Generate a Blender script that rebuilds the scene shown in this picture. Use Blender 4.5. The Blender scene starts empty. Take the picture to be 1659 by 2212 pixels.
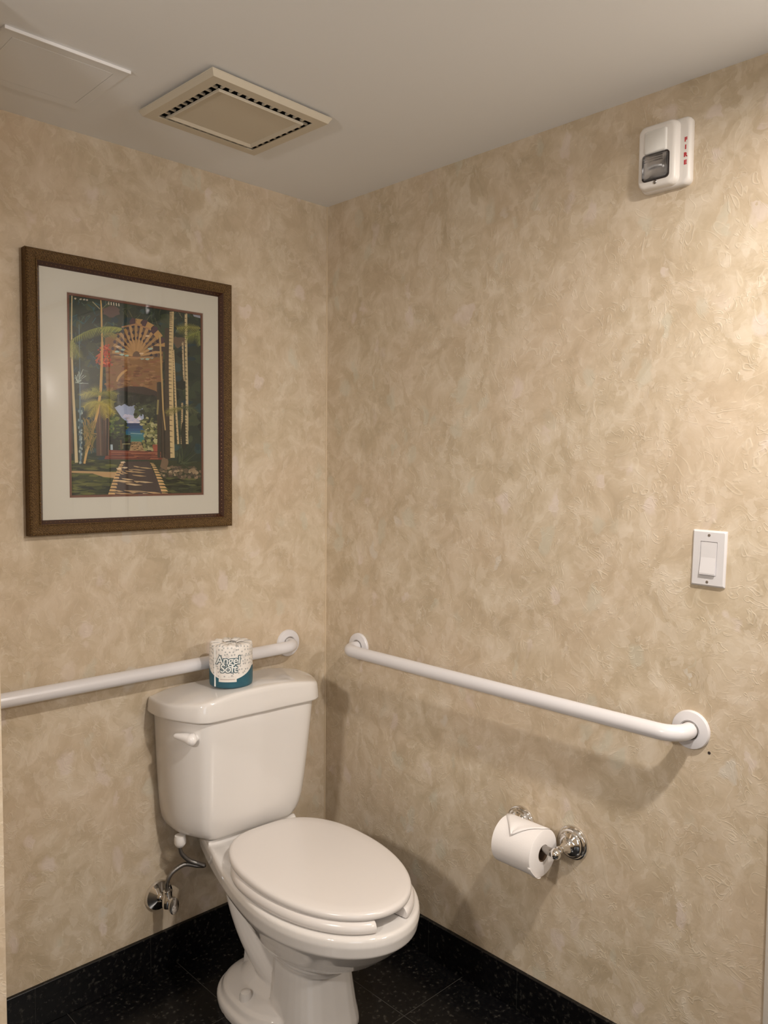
import bpy, bmesh, math, random
from mathutils import Vector, Matrix
PI = math.pi
S = bpy.context.scene
COL = S.collection

# ------------------------------------------------------------------ camera
yaw, pitch, roll, fpx = math.radians(45.9938), math.radians(-3.3269), math.radians(0.4946), 1728.56
fw = Vector((math.cos(yaw)*math.cos(pitch), math.sin(yaw)*math.cos(pitch), math.sin(pitch)))
rt = fw.cross(Vector((0, 0, 1))).normalized(); up = rt.cross(fw)
r2 = math.cos(roll)*rt + math.sin(roll)*up
u2 = -math.sin(roll)*rt + math.cos(roll)*up
cd = bpy.data.cameras.new('camera'); cam = bpy.data.objects.new('camera', cd); COL.objects.link(cam)
M = Matrix((r2, u2, -fw)).transposed().to_4x4(); M.translation = Vector((-1.59536, -1.91114, 1.35771))
cam.matrix_world = M
cd.sensor_fit = 'VERTICAL'; cd.sensor_height = 36; cd.sensor_width = 27
cd.lens = fpx/2212*36; cd.clip_start = 0.02
S.camera = cam

# ------------------------------------------------------------------ world, lights, exposure
S.view_settings.view_transform = 'Standard'; S.view_settings.look = 'None'
S.view_settings.gamma = 1; S.view_settings.use_curve_mapping = False
S.view_settings.exposure = 0.16
wd = bpy.data.worlds.new('world'); S.world = wd; wd.use_nodes = True
wd.node_tree.nodes['Background'].inputs[0].default_value = (0.9, 0.95, 1, 1)
wd.node_tree.nodes['Background'].inputs[1].default_value = 0.0

def area(name, loc, target, size, power, color, sy=None, spread=180, shape='RECTANGLE'):
    l = bpy.data.lights.new(name, 'AREA'); l.energy = power; l.color = color; l.shape = shape
    l.size = size; l.size_y = sy or size; l.spread = math.radians(spread)
    o = bpy.data.objects.new(name, l); COL.objects.link(o); o.location = loc
    o.rotation_euler = (Vector(target)-Vector(loc)).to_track_quat('-Z', 'Y').to_euler()
    return o
area('ceiling_downlight', (-0.54, -1.74, 2.125), (-0.54, -1.74, 0), 0.08, 19.3, (1, .925, .85), shape='DISK', spread=172)
area('rear_fill_light', (-0.17, -2.93, 1.85), (-0.45, 0, 1.3), 0.30, 10.0, (1, .93, .865), sy=0.10)  # unseen lamp added behind the camera to brighten back wall and ceiling
area('vanity_light', (-2.25, -1.20, 1.66), (-0.3, -0.40, .75), 0.20, 4.6, (1, .935, .87), sy=0.14, spread=105)
area('daylight', (-2.30, -2.55, 1.25), (-0.6, 0, 1.5), 0.8, 7.5, (.76, .88, 1.0), sy=1.5)

# ------------------------------------------------------------------ materials
def lin(r, g, b):
    f = lambda c: ((c/255+0.055)/1.055)**2.4 if c/255 > 0.04045 else c/255/12.92
    return (f(r), f(g), f(b), 1)
def mat(name, color=(.8, .8, .8), rough=.5, metal=0, spec=.5, coat=0, bump=None):
    m = bpy.data.materials.new(name); m.use_nodes = True
    b = m.node_tree.nodes['Principled BSDF']
    b.inputs['Base Color'].default_value = (*color[:3], 1)
    b.inputs['Roughness'].default_value = rough; b.inputs['Metallic'].default_value = metal
    b.inputs['Specular IOR Level'].default_value = spec; b.inputs['Coat Weight'].default_value = coat
    if bump:
        nt = m.node_tree; t = nt.nodes.new('ShaderNodeTexCoord'); n = nt.nodes.new('ShaderNodeTexNoise')
        n.inputs['Scale'].default_value = bump[0]; n.inputs['Detail'].default_value = 4
        bp = nt.nodes.new('ShaderNodeBump'); bp.inputs['Strength'].default_value = bump[1]; bp.inputs['Distance'].default_value = bump[2]
        nt.links.new(t.outputs['Object'], n.inputs['Vector']); nt.links.new(n.outputs['Fac'], bp.inputs['Height'])
        nt.links.new(bp.outputs['Normal'], b.inputs['Normal'])
    return m
class NT:
    def __init__(s, m): s.t = m.node_tree; s.b = s.t.nodes['Principled BSDF']
    def n(s, typ, **kw):
        x = s.t.nodes.new(typ)
        for k, v in kw.items():
            if k.startswith('i_'): x.inputs[k[2:].replace('_', ' ')].default_value = v
            else: setattr(x, k, v)
        return x
    def l(s, a, b): s.t.links.new(a, b)
    def math(s, op, a, b=None, clamp=False):
        x = s.t.nodes.new('ShaderNodeMath'); x.operation = op; x.use_clamp = clamp
        for i, v in enumerate((a, b)):
            if v is None: continue
            if isinstance(v, (int, float)): x.inputs[i].default_value = v
            else: s.l(v, x.inputs[i])
        return x.outputs[0]
    def ramp(s, fac, stops, interp='LINEAR'):
        r = s.t.nodes.new('ShaderNodeValToRGB'); r.color_ramp.interpolation = interp
        e = r.color_ramp.elements
        while len(e) < len(stops): e.new(0.5)
        for i, (p, c) in enumerate(stops):
            e[i].position = p; e[i].color = (*c[:3], 1) if hasattr(c, '__len__') else (c, c, c, 1)
        s.l(fac, r.inputs[0]); return r.outputs[0]
    def mix(s, fac, a, b, blend='MIX'):
        x = s.t.nodes.new('ShaderNodeMix'); x.data_type = 'RGBA'; x.blend_type = blend
        for sock, v in ((x.inputs[0], fac), (x.inputs[6], a), (x.inputs[7], b)):
            if isinstance(v, (int, float)): sock.default_value = v
            elif hasattr(v, '__len__'): sock.default_value = (*v[:3], 1)
            else: s.l(v, sock)
        return x.outputs[2]

def wallpaper():
    m = mat('wallpaper_cream_scroll', rough=.55, spec=.35); N = NT(m)
    tc = N.n('ShaderNodeTexCoord')
    w = N.n('ShaderNodeTexNoise', i_Scale=6.0, i_Detail=2.0)
    N.l(tc.outputs['Object'], w.inputs['Vector'])
    sub = N.n('ShaderNodeVectorMath', operation='SUBTRACT'); N.l(w.outputs['Color'], sub.inputs[0]); sub.inputs[1].default_value = (.5, .5, .5)
    sc = N.n('ShaderNodeVectorMath', operation='SCALE'); N.l(sub.outputs[0], sc.inputs[0]); sc.inputs['Scale'].default_value = 0.10
    ad = N.n('ShaderNodeVectorMath', operation='ADD'); N.l(tc.outputs['Object'], ad.inputs[0]); N.l(sc.outputs[0], ad.inputs[1])
    P = ad.outputs[0]
    n1 = N.n('ShaderNodeTexNoise', i_Scale=13.0, i_Detail=4.0, i_Roughness=.62, i_Distortion=.6); N.l(P, n1.inputs['Vector'])
    base = N.ramp(n1.outputs['Fac'], [(.30, (0.478, 0.387, 0.267)), (.46, (0.562, 0.461, 0.327)), (.60, (0.630, 0.530, 0.398)), (.78, (0.714, 0.625, 0.501))])
    # overlapping brushed flakes, a little taller than wide
    st = N.n('ShaderNodeVectorMath', operation='MULTIPLY'); N.l(P, st.inputs[0]); st.inputs[1].default_value = (1, 1, .62)
    wf = N.n('ShaderNodeTexNoise', i_Scale=38.0, i_Detail=2.0); N.l(tc.outputs['Object'], wf.inputs['Vector'])
    wfs = N.n('ShaderNodeVectorMath', operation='SCALE'); N.l(wf.outputs['Color'], wfs.inputs[0]); wfs.inputs['Scale'].default_value = .030
    sf = N.n('ShaderNodeVectorMath', operation='ADD'); N.l(st.outputs[0], sf.inputs[0]); N.l(wfs.outputs[0], sf.inputs[1])
    flk = None
    for sc_, amt in ((34.0, .5), (62.0, .5)):
        vf = N.n('ShaderNodeTexVoronoi', i_Scale=sc_, i_Randomness=1.0); N.l(sf.outputs[0], vf.inputs['Vector'])
        sq = N.n('ShaderNodeSeparateColor'); N.l(vf.outputs['Color'], sq.inputs[0])
        t_ = N.math('MULTIPLY', sq.outputs[0], amt); flk = t_ if flk is None else N.math('ADD', flk, t_)
    base = N.mix(N.ramp(flk, [(.58, 0.0), (.86, .42)]), base, (0.724, 0.636, 0.518))
    base = N.mix(N.ramp(flk, [(.12, .34), (.36, 0.0)]), base, (0.462, 0.366, 0.245))
    v = N.n('ShaderNodeTexVoronoi', i_Scale=25.0, i_Randomness=1.0); N.l(sf.outputs[0], v.inputs['Vector'])
    sep = N.n('ShaderNodeSeparateColor'); N.l(v.outputs['Color'], sep.inputs[0])
    pk = N.ramp(sep.outputs[0], [(.91, 0.0), (.93, 1.0)]); gr = N.ramp(sep.outputs[1], [(.92, 0.0), (.94, 1.0)])
    edge = N.ramp(v.outputs['Distance'], [(.34, 1.0), (.55, 0.0)])
    c1 = N.mix(N.math('MULTIPLY', N.math('MULTIPLY', pk, edge), .45), base, (0.756, 0.657, 0.621))
    c2 = N.mix(N.math('MULTIPLY', N.math('MULTIPLY', gr, edge), .45), c1, (0.578, 0.562, 0.458))
    # hue drift at a larger scale
    n3 = N.n('ShaderNodeTexNoise', i_Scale=3.2, i_Detail=2.0); N.l(tc.outputs['Object'], n3.inputs['Vector'])
    c2 = N.mix(N.ramp(n3.outputs['Fac'], [(.36, .28), (.60, 0.0)]), c2, (0.630, 0.477, 0.349))
    # fine scroll lines: contour lines of a distorted noise
    def lines(scale, dist, wd_):
        q = N.n('ShaderNodeTexNoise', i_Scale=scale, i_Detail=1.0, i_Distortion=dist); N.l(P, q.inputs['Vector'])
        a = N.math('ABSOLUTE', N.math('SUBTRACT', N.math('FRACT', N.math('MULTIPLY', q.outputs['Fac'], 4.0)), .5))
        return N.ramp(a, [(0.0, 1.0), (wd_, 0.0)])
    l1 = lines(9.0, 1.4, .06); l2 = lines(24.0, 1.8, .15)
    msk = N.n('ShaderNodeTexNoise', i_Scale=15.0, i_Detail=2.0); N.l(tc.outputs['Object'], msk.inputs['Vector'])
    mk = N.ramp(msk.outputs['Fac'], [(.46, 0.0), (.58, 1.0)])
    mk2 = N.ramp(msk.outputs['Fac'], [(.42, 1.0), (.54, 0.0)])
    la = N.math('MULTIPLY', l1, mk); lb = N.math('MULTIPLY', l2, mk2)
    c3 = N.mix(N.math('MULTIPLY', la, .20), c2, (0.798, 0.721, 0.578))
    c4 = N.mix(N.math('MULTIPLY', lb, .26), c3, (0.798, 0.721, 0.589))
    N.l(c4, N.b.inputs['Base Color'])
    fine = N.n('ShaderNodeTexNoise', i_Scale=60.0, i_Detail=3.0); N.l(P, fine.inputs['Vector'])
    h = N.math('ADD', N.math('ADD', N.math('MULTIPLY', la, .22), N.math('MULTIPLY', lb, .42)), N.math('ADD', N.math('ADD', N.math('MULTIPLY', n1.outputs['Fac'], .7), N.math('MULTIPLY', flk, .22)), N.math('MULTIPLY', fine.outputs['Fac'], .30)))
    bp = N.n('ShaderNodeBump', i_Strength=.45, i_Distance=.0022); N.l(h, bp.inputs['Height']); N.l(bp.outputs[0], N.b.inputs['Normal'])
    return m
def granite(name, joints, jl=.55):
    m = mat(name, rough=.24, spec=.32); N = NT(m)
    tc = N.n('ShaderNodeTexCoord')
    n = N.n('ShaderNodeTexNoise', i_Scale=75.0, i_Detail=3.0, i_Roughness=.7); N.l(tc.outputs['Object'], n.inputs['Vector'])
    v = N.n('ShaderNodeTexVoronoi', i_Scale=85.0); N.l(tc.outputs['Object'], v.inputs['Vector'])
    sp = N.math('MULTIPLY', N.ramp(n.outputs['Fac'], [(.48, 0.0), (.64, 1.0)]), N.ramp(v.outputs['Distance'], [(.2, 1.0), (.55, .1)]))
    c = N.mix(sp, (.0035, .0035, .004), (.042, .039, .033))
    sx = N.n('ShaderNodeSeparateXYZ'); N.l(tc.outputs['Object'], sx.inputs[0])
    mask = None
    for ax, off, per in joints:
        f = N.math('FRACT', N.math('DIVIDE', N.math('SUBTRACT', sx.outputs[ax], off-50*per), per))
        d = N.math('MULTIPLY', N.math('MINIMUM', f, N.math('SUBTRACT', 1.0, f)), per)
        g = N.math('LESS_THAN', d, .0009)
        mask = g if mask is None else N.math('MAXIMUM', mask, g)
    c = N.mix(N.math('MULTIPLY', mask, jl), c, (.09, .085, .075))
    N.l(c, N.b.inputs['Base Color'])
    return m
WP = wallpaper()
CEIL = mat('ceiling_paint', (.84, .85, .86), .7, spec=.3, bump=(90, .08, .001))
FLOORM = granite('black_granite_tile', [(0, -.23, .30), (1, -.585, .30)])
BASEX = granite('black_granite_base', [(0, -.607, .30)], .16)
BASEY = granite('black_granite_base_side', [(1, -.763, .30)], .16)
CHINA = mat('vitreous_china', (.735, .70, .665), .07, spec=.5, coat=.3)
SEATM = mat('seat_plastic', (.73, .685, .65), .22, spec=.5)
BARM = mat('white_enamel', (.72, .70, .71), .25, spec=.5)
PLAST = mat('white_plastic', (.82, .785, .75), .35)
SWM = mat('switch_plastic', (.66, .64, .645), .30)
ALARM = mat('alarm_plastic', (.74, .70, .655), .38)
HORN = mat('alarm_pad_plastic', (.72, .70, .66), .45)
RED = mat('red_print', (.50, .04, .05), .5)
CHROME = mat('polished_chrome', (.80, .79, .78), .06, metal=1)
DULL = mat('dull_chrome', (.36, .34, .32), .24, metal=1)
BRAID = mat('braided_steel_hose', (.30, .285, .27), .36, metal=1, bump=(700, .5, .001))
PAPER = mat('toilet_tissue', (.84, .80, .775), .9, spec=.15, bump=(260, .25, .0008))
CARD = mat('cardboard_core', (.16, .10, .06), .9)
MATB = mat('mat_board', (.69, .64, .565), .85, spec=.2)
MATR = mat('mat_board_russet', (.19, .075, .045), .8)
GRILLE = mat('aged_grille_plastic', (.62, .56, .45), .45)
DARK = mat('duct_shade_black', (.012, .010, .008), .9)
TRIMW = mat('white_trim_paint', (.78, .72, .64), .35)
CAULK = mat('caulk_cream', (.60, .48, .33), .6)
SCREW = mat('screw_metal', (.35, .32, .30), .35, metal=1)
GASKET = mat('dark_gasket', (.03, .02, .018), .6)

# ------------------------------------------------------------------ helpers
def obj(name, bm, m=None, parent=None, smooth=True, angle=35, loc=None):
    me = bpy.data.meshes.new(name); bm.normal_update(); bm.to_mesh(me); bm.free()
    o = bpy.data.objects.new(name, me); COL.objects.link(o)
    if m: me.materials.append(m)
    if smooth:
        me.shade_smooth() if hasattr(me, 'shade_smooth') else None
        try: me.set_sharp_from_angle(angle=math.radians(angle))
        except Exception: pass
    if parent: o.parent = parent
    if loc: o.location = loc
    return o
def thing(name, label, cat, loc=(0, 0, 0), rot=(0, 0, 0), group=None):
    o = bpy.data.objects.new(name, None); COL.objects.link(o); o.empty_display_size = .05
    o.location = loc; o.rotation_euler = rot; o['label'] = label; o['category'] = cat
    if group: o['group'] = group
    return o
def struct(o): o['kind'] = 'structure'; return o
def box(bm, lo, hi, bevel=0, seg=2):
    r = bmesh.ops.create_cube(bm, size=1); vs = r['verts']
    for v in vs:
        v.co = Vector([(lo[i]+hi[i])/2 + v.co[i]*(hi[i]-lo[i]) for i in range(3)])
    if bevel:
        es = list({e for v in vs for e in v.link_edges})
        bmesh.ops.bevel(bm, geom=es, offset=bevel, segments=seg, profile=.5, affect='EDGES')
def loft(bm, secs, cap0=True, cap1=True, closed=True):
    rows = [[bm.verts.new(p) for p in s] for s in secs]
    n = len(rows[0])
    for a, b in zip(rows, rows[1:]):
        for i in range(n if closed else n-1):
            j = (i+1) % n
            bm.faces.new((a[i], a[j], b[j], b[i]))
    if cap0: bm.faces.new(list(reversed(rows[0])))
    if cap1: bm.faces.new(rows[-1])
    return rows
def fixn(bm): bmesh.ops.recalc_face_normals(bm, faces=bm.faces[:])
def lathe(bm, prof, n=40, M=None):
    """prof: list of (radius, height) about local Z"""
    M = M or Matrix()
    secs = [[M @ Vector((max(r, 1e-5)*math.cos(2*PI*i/n), max(r, 1e-5)*math.sin(2*PI*i/n), h)) for i in range(n)] for r, h in prof]
    loft(bm, secs)
    fixn(bm)
def catmull(pts, k=8):
    out = []; P = [Vector(p) for p in pts]; P = [2*P[0]-P[1]] + P + [2*P[-1]-P[-2]]
    for i in range(1, len(P)-2):
        for j in range(k):
            t = j/k
            out.append(.5*((2*P[i]) + (P[i+1]-P[i-1])*t + (2*P[i-1]-5*P[i]+4*P[i+1]-P[i+2])*t*t + (3*P[i]-P[i-1]-3*P[i+1]+P[i+2])*t**3))
    out.append(P[-2]); return out
def tube(bm, pts, r, n=20, ref=None, ry=None):
    """sweep a circle (or an ellipse r x ry) along pts; r may be a list"""
    P = [Vector(p) for p in pts]; secs = []
    prev = None
    for i, p in enumerate(P):
        t = (P[min(i+1, len(P)-1)]-P[max(i-1, 0)]).normalized()
        if prev is None:
            a = Vector(ref) if ref else (Vector((0, 0, 1)) if abs(t.z) < .9 else Vector((1, 0, 0)))
        else: a = prev
        a = (a - t*a.dot(t)).normalized(); prev = a; b = t.cross(a)
        ra = r[i] if isinstance(r, list) else r
        rb = (ry[i] if isinstance(ry, list) else ry) if ry else ra
        secs.append([p + a*(ra*math.cos(2*PI*k/n)) + b*(rb*math.sin(2*PI*k/n)) for k in range(n)])
    loft(bm, secs); fixn(bm)
def axis_to(d):  # matrix turning local Z to direction d
    return Vector(d).to_track_quat('Z', 'Y').to_matrix().to_4x4()
def rrect(hw, hh, r, k=6):
    pts = []
    for cx, cy, a0 in ((hw-r, hh-r, 0), (-hw+r, hh-r, 90), (-hw+r, -hh+r, 180), (hw-r, -hh+r, 270)):
        for i in range(k+1):
            a = math.radians(a0+90*i/k); pts.append((cx+r*math.cos(a), cy+r*math.sin(a)))
    return pts
def text_bm(txt, size, offset=0, extrude=.0, align='CENTER', shear=0, spacing=1, line=.8, res=4):
    c = bpy.data.curves.new('lettering_curve', 'FONT'); c.body = txt; c.size = size; c.offset = offset; c.extrude = extrude
    c.align_x = align; c.align_y = 'CENTER'; c.shear = shear; c.space_character = spacing; c.space_line = line; c.resolution_u = res
    o = bpy.data.objects.new('lettering_temp', c); COL.objects.link(o)
    dg = bpy.context.evaluated_depsgraph_get(); me = bpy.data.meshes.new_from_object(o.evaluated_get(dg))
    bm = bmesh.new(); bm.from_mesh(me); bpy.data.meshes.remove(me)
    bpy.data.objects.remove(o); bpy.data.curves.remove(c)
    return bm

# ------------------------------------------------------------------ room shell
H = 2.14; XL, YF, XN, YN = -2.45, -3.0, -1.12, -.462
def slab(name, lo, hi, m):
    bm = bmesh.new(); box(bm, lo, hi); return struct(obj(name, bm, m, smooth=False))
slab('floor', (XL-.1, YF-.1, -.1), (.1, .1, 0), FLOORM)
slab('ceiling', (XL-.1, YF-.1, H), (.1, .1, H+.1), CEIL)
slab('wall_back', (XN-.0, 0, 0), (.1, .1, H), WP)
wr = slab('wall_right', (0, YF, 0), (.1, 0, H), WP)
bm = bmesh.new(); box(bm, (XL-.1, YN, 0), (XN, .1, H))      # left return of the alcove
struct(obj('wall_left', bm, WP, smooth=False))
slab('wall_outer', (XL-.1, YF, 0), (XL, YN, H), WP)
slab('wall_front', (XL-.1, YF-.1, 0), (.1, YF, H), WP)
bm = bmesh.new(); box(bm, (XN, -.011, 0), (0, 0, .102), .0012, 1); struct(obj('baseboard_back', bm, BASEX, smooth=False))
bm = bmesh.new(); box(bm, (-.011, -1.345, 0), (0, -.011, .102), .0012, 1); struct(obj('baseboard_right', bm, BASEY, smooth=False))
bm = bmesh.new()
lathe(bm, [(.0028, .102), (.0028, H)], 10, Matrix.Translation((-.0005, -.0005, 0)))
struct(obj('trim_1', bm, CAULK))
# white door in the right wall, just beyond the frame: casing, leaf
bm = bmesh.new()
for lo, hi in (((-.012, -1.415, 0), (0, -1.348, 2.04)), ((-.012, -2.36, 0), (0, -2.29, 2.04)), ((-.012, -2.36, 2.04), (0, -1.348, 2.11))):
    box(bm, lo, hi, .004, 2)
struct(obj('trim_2', bm, TRIMW))
bm = bmesh.new(); box(bm, (-.006, -2.29, .01), (-.0005, -1.415, 2.04), .001, 1)
for z0, z1 in ((.2, .85), (1.0, 1.85)):
    for y0, y1 in ((-2.2, -1.9), (-1.8, -1.5)): box(bm, (-.011, y0, z0), (-.005, y1, z1), .005, 2)
struct(obj('door_1', bm, TRIMW))
bm = bmesh.new(); lathe(bm, [(0, 0), (.0032, 0), (.003, .0005), (0, .0006)], 12, Matrix.Translation((-.0001, -1.222, .777)) @ axis_to((-1, 0, 0)))
obj('screw_hole', bm, GASKET, wr)

# ------------------------------------------------------------------ toilet (two-piece, turned a little on its flange)
TH = math.radians(-3.5)
T = thing('toilet', 'white two-piece toilet with closed lid standing in the corner of the alcove', 'toilet', (-.372, -.010, 0), (0, 0, TH))
def outline(w, yw, yf, wb, yb, e=2.0, nf=22, nb=16, nc=8):
    R = []
    for i in range(nf):
        a = PI/2*i/nf
        R.append((w*math.sin(a)**(2/e), yw+(yf-yw)*math.cos(a)**(2/e)))
    for i in range(nb):
        s = i/nb; k = s**1.5
        R.append((w+(wb-w)*k, yw+(yb-yw)*s))
    for i in range(nc+1):
        s = i/nc; R.append((wb*(1-s), yb))
    L = [(-x, y) for x, y in R[1:-1]][::-1]
    return R + L
def deckup(y, z):   # the rim climbs a little onto the deck under the tank
    t = min(1, max(0, (y+.27)/.09)); return .010*t*t*(3-2*t)*(1 if z > .33 else 0)
def sec(z, *a, **k): return [Vector((x, y, z+deckup(y, z))) for x, y in outline(*a, **k)]
def sec_(z, *a, **k): return [Vector((x, y, z)) for x, y in outline(*a, **k)]
bm = bmesh.new()
S_ = [  # outside from the foot of the basin up to the rim, over it and down the inside
 sec(.150, .070, -.42, -.512, .05, -.26), sec(.160, .083, -.42, -.530, .06, -.24), sec(.176, .090, -.42, -.540, .06, -.23), sec(.186, .090, -.42, -.542, .06, -.23),
 sec(.194, .098, -.42, -.560, .07, -.22), sec(.215, .122, -.43, -.605, .08, -.20), sec(.245, .146, -.44, -.652, .075, -.17), sec(.280, .165, -.45, -.693, .085, -.10),
 sec(.306, .1805, -.455, -.720, .098, -.05), sec(.320, .1875, -.46, -.735, .102, -.04), sec(.345, .190, -.46, -.740, .106, -.035), sec(.358, .188, -.46, -.738, .106, -.035),
 sec(.3635, .183, -.46, -.733, .102, -.038),
 sec(.364, .140, -.45, -.672, .09, -.24), sec(.358, .130, -.45, -.660, .085, -.25), sec(.30, .115, -.44, -.62, .07, -.27), sec(.235, .075, -.43, -.54, .05, -.32), sec(.205, .03, -.43, -.47, .02, -.40)]
loft(bm, S_); fixn(bm)
loft(bm, [[Vector((x*k, y, z)) for x, y in ((-.136, -.150), (.136, -.150), (.100, -.03), (-.100, -.03))] for z, k in ((.33, .96), (.376, 1), (.3815, .98))]); fixn(bm)
# front column
def column(z, w, yf, yb, r):
    pts = []
    for i in range(17):
        a = PI*i/16; sx, cy = math.cos(a), math.sin(a)
        pts.append(Vector((w*math.copysign(abs(sx)**.55, sx), -.392+(yf+.392)*abs(cy)**.75, z)))
    pts += [Vector((-w*.96, yb, z)), Vector((w*.96, yb, z))]
    return pts
loft(bm, [column(z, w, yf, -.375, 0) for z, w, yf in ((0, .105, -.530), (.014, .105, -.530), (.05, .099, -.522), (.10, .093, -.514), (.15, .088, -.506), (.19, .082, -.500))]); fixn(bm)
# body between column and back, narrower
loft(bm, [[Vector((x*s, y, z)) for x, y in [(-.062, -.40), (-.066, -.30), (-.06, -.20), (.06, -.20), (.066, -.30), (.062, -.40)]] for z, s in ((0, 1.1), (.1, 1.0), (.15, 1.0), (.19, 1.05))]); fixn(bm)
# trapway bulging out on both sides
tp = catmull([(0, -.150, .345), (0, -.178, .27), (0, -.205, .20), (0, -.252, .135), (0, -.325, .085), (0, -.41, .055)], 6)
tube(bm, tp, [.060-.008*i/(len(tp)-1) for i in range(len(tp))], 32, ref=(0, .9, .4), ry=[.106-.036*(i/(len(tp)-1))**1.6 for i in range(len(tp))])
# foot with a rolled edge
loft(bm, [[Vector((-.014+w*.915*math.copysign(abs(math.cos(a))**.8, math.cos(a)), -.312+l*math.copysign(abs(math.sin(a))**.85, math.sin(a)), z)) for a in [2*PI*i/56 for i in range(56)]]
     for z, w, l in ((0, .166, .165), (.016, .168, .167), (.024, .165, .164), (.028, .157, .156), (.042, .151, .150), (.048, .142, .141), (.058, .10, .12), (.085, .06, .10))]); fixn(bm)
bowl = obj('bowl', bm, CHINA, T)
md = bowl.modifiers.new('unify', 'REMESH'); md.mode = 'VOXEL'; md.voxel_size = .0028; md.use_smooth_shade = True
md = bowl.modifiers.new('soften', 'SMOOTH'); md.factor = .5; md.iterations = 3
for sx in (-1, 1):
    bm = bmesh.new(); lathe(bm, [(.0150, 0), (.0150, .017), (.0125, .025), (.007, .028), (0, .029)], 24, Matrix.Translation((sx*.128, -.322, .043)))
    obj('bolt_cap', bm, CHINA, T)
# seat ring, open at the front, with lid
def pw(v, e): return max(0.0, v)**e
def egg(w, yw, yf, yb, ef=2.05, eb=2.7, n=26):
    R = [(w*pw(math.sin(PI/2*i/n), 2/ef), yw+(yf-yw)*pw(math.cos(PI/2*i/n), 2/ef)) for i in range(n)]
    R += [(w*pw(math.cos(PI/2*i/n), 2/eb)*(1-.20*pw(math.sin(PI/2*i/n), 4/eb)), yw+(yb-yw)*pw(math.sin(PI/2*i/n), 2/eb)) for i in range(n+1)]
    return R+[(-x, y) for x, y in R[1:-1]][::-1]
def ring(bm, z0, z1, gap):
    n = len(egg(.1, -.4, -.6, -.2))
    ou = egg(.184, -.42, -.7265, -.212); inn = egg(.128, -.42, -.655, -.27)
    ids = []
    for i in range(n):
        x, y = ou[i]
        if y < -.60 and abs(x) < gap: continue
        ids.append(i)
    # order so that the run starts right of the gap
    right = [i for i in ids if ou[i][0] >= 0 and i < n/2+1]; left = [i for i in ids if i not in right]
    order = right+left
    secs = []
    for q, i in enumerate(order):
        (x, y), (a, b) = ou[i], inn[i]
        o_, i_ = Vector((x, y, 0)), Vector((a, b, 0)); d = (i_-o_)
        prof = [(.05, z0), (0.0, z0+.003), (0.0, z0+.012), (.06, z1-.004), (.16, z1), (.75, z1-.001), (.98, z1-.006), (1, z0+.006), (.95, z0)]
        e = 1.0
        secs.append([o_+d*t+Vector((0, 0, z)) for t, z in prof])
    # round the two free ends a little
    for end, step in ((0, 1), (-1, -1)):
        base = secs[end]; c = sum(base, Vector())/len(base)
        dirv = (secs[end]-0 if False else sum(secs[end], Vector())/len(base)) - sum(secs[end+step*2 if end == 0 else end-2], Vector())/len(base)
        dirv.z = 0; dirv.normalize()
        cap = [c+(p-c)*.93+dirv*.003 for p in base]
        if end == 0: secs.insert(0, cap)
        else: secs.append(cap)
    loft(bm, secs); fixn(bm)
bm = bmesh.new(); ring(bm, .3655, .3895, .037); obj('seat_ring', bm, SEATM, T, angle=50)
bm = bmesh.new()
def lidsec(z, g): return [Vector((x, y, z)) for x, y in egg(.1765-g, -.425, -.7190+g, -.197-g, eb=3.3)]
top = []
loft(bm, [lidsec(.390, .010), lidsec(.3905, .004), lidsec(.393, .0005), lidsec(.398, 0), lidsec(.403, .001), lidsec(.4065, .004), lidsec(.4082, .010), lidsec(.4090, .035), lidsec(.4096, .085)]); fixn(bm)
obj('seat_lid', bm, SEATM, T, angle=60)
for sx in (-1, 1):
    bm = bmesh.new(); box(bm, (sx*.07-.022, -.222, .374), (sx*.07+.022, -.198, .396), .005, 3); obj('seat_hinge', bm, SEATM, T)
# tank
def tank_plan(sc, bulge=0):
    h = [(0, -.200-.004), (.06, -.2025), (.12, -.2035), (.150, -.202), (.166, -.1955), (.178, -.184), (.192, -.160), (.208, -.130), (.220, -.100), (.226, -.070), (.227, -.035), (.225, -.012), (.218, -.006)]
    # finer corner by catmull interpolation
    P = catmull([(x, y, 0) for x, y in h], 5)
    R = [(p.x, p.y) for p in P]
    return R + [(-x, y) for x, y in R[1:]][::-1]
def tsec(z, sx, sy, yo=0): return [Vector((x*sx-.030*max(0, .70-z), -.006+(y+.006)*sy+yo, z)) for x, y in tank_plan(1)]
bm = bmesh.new()
loft(bm, [tsec(.383, .50, .53, -.024), tsec(.3833, .59, .62, -.019), tsec(.385, .67, .695, -.013), tsec(.3895, .735, .755, -.008), tsec(.397, .785, .795, -.004), tsec(.409, .825, .828, -.001), tsec(.425, .852, .852), tsec(.45, .876, .872), tsec(.50, .902, .893), tsec(.57, .928, .917), tsec(.65, .954, .942), tsec(.712, .972, .958), tsec(.722, .970, .952)])
fixn(bm); obj('tank', bm, CHINA, T, angle=60)
bm = bmesh.new()
def lsec(z, sx, sy, crown=0, yo=0, flat=0):
    out = []
    for x, y in tank_plan(1):
        X = x*sx; Y = -.004+(y+.006)*sy+yo
        out.append(Vector((X, Y, z+crown*(1-min(1, abs(X/.215)**2.2)))))
    return out
loft(bm, [lsec(.718, .965, .95), lsec(.713, 1.005, .98), lsec(.7113, 1.035, 1.008), lsec(.7125, 1.046, 1.020), lsec(.716, 1.049, 1.024), lsec(.730, 1.044, 1.017, .009), lsec(.741, 1.038, 1.010, .020), lsec(.7455, 1.033, 1.004, .0255), lsec(.7482, 1.025, .992, .0268), lsec(.7495, 1.012, .975, .0272), lsec(.7500, .98, .94, .0275), lsec(.7503, .85, .80, .0277), lsec(.7505, .55, .5, .0277, -.02)])
fixn(bm); obj('tank_lid', bm, CHINA, T, angle=70)
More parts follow.
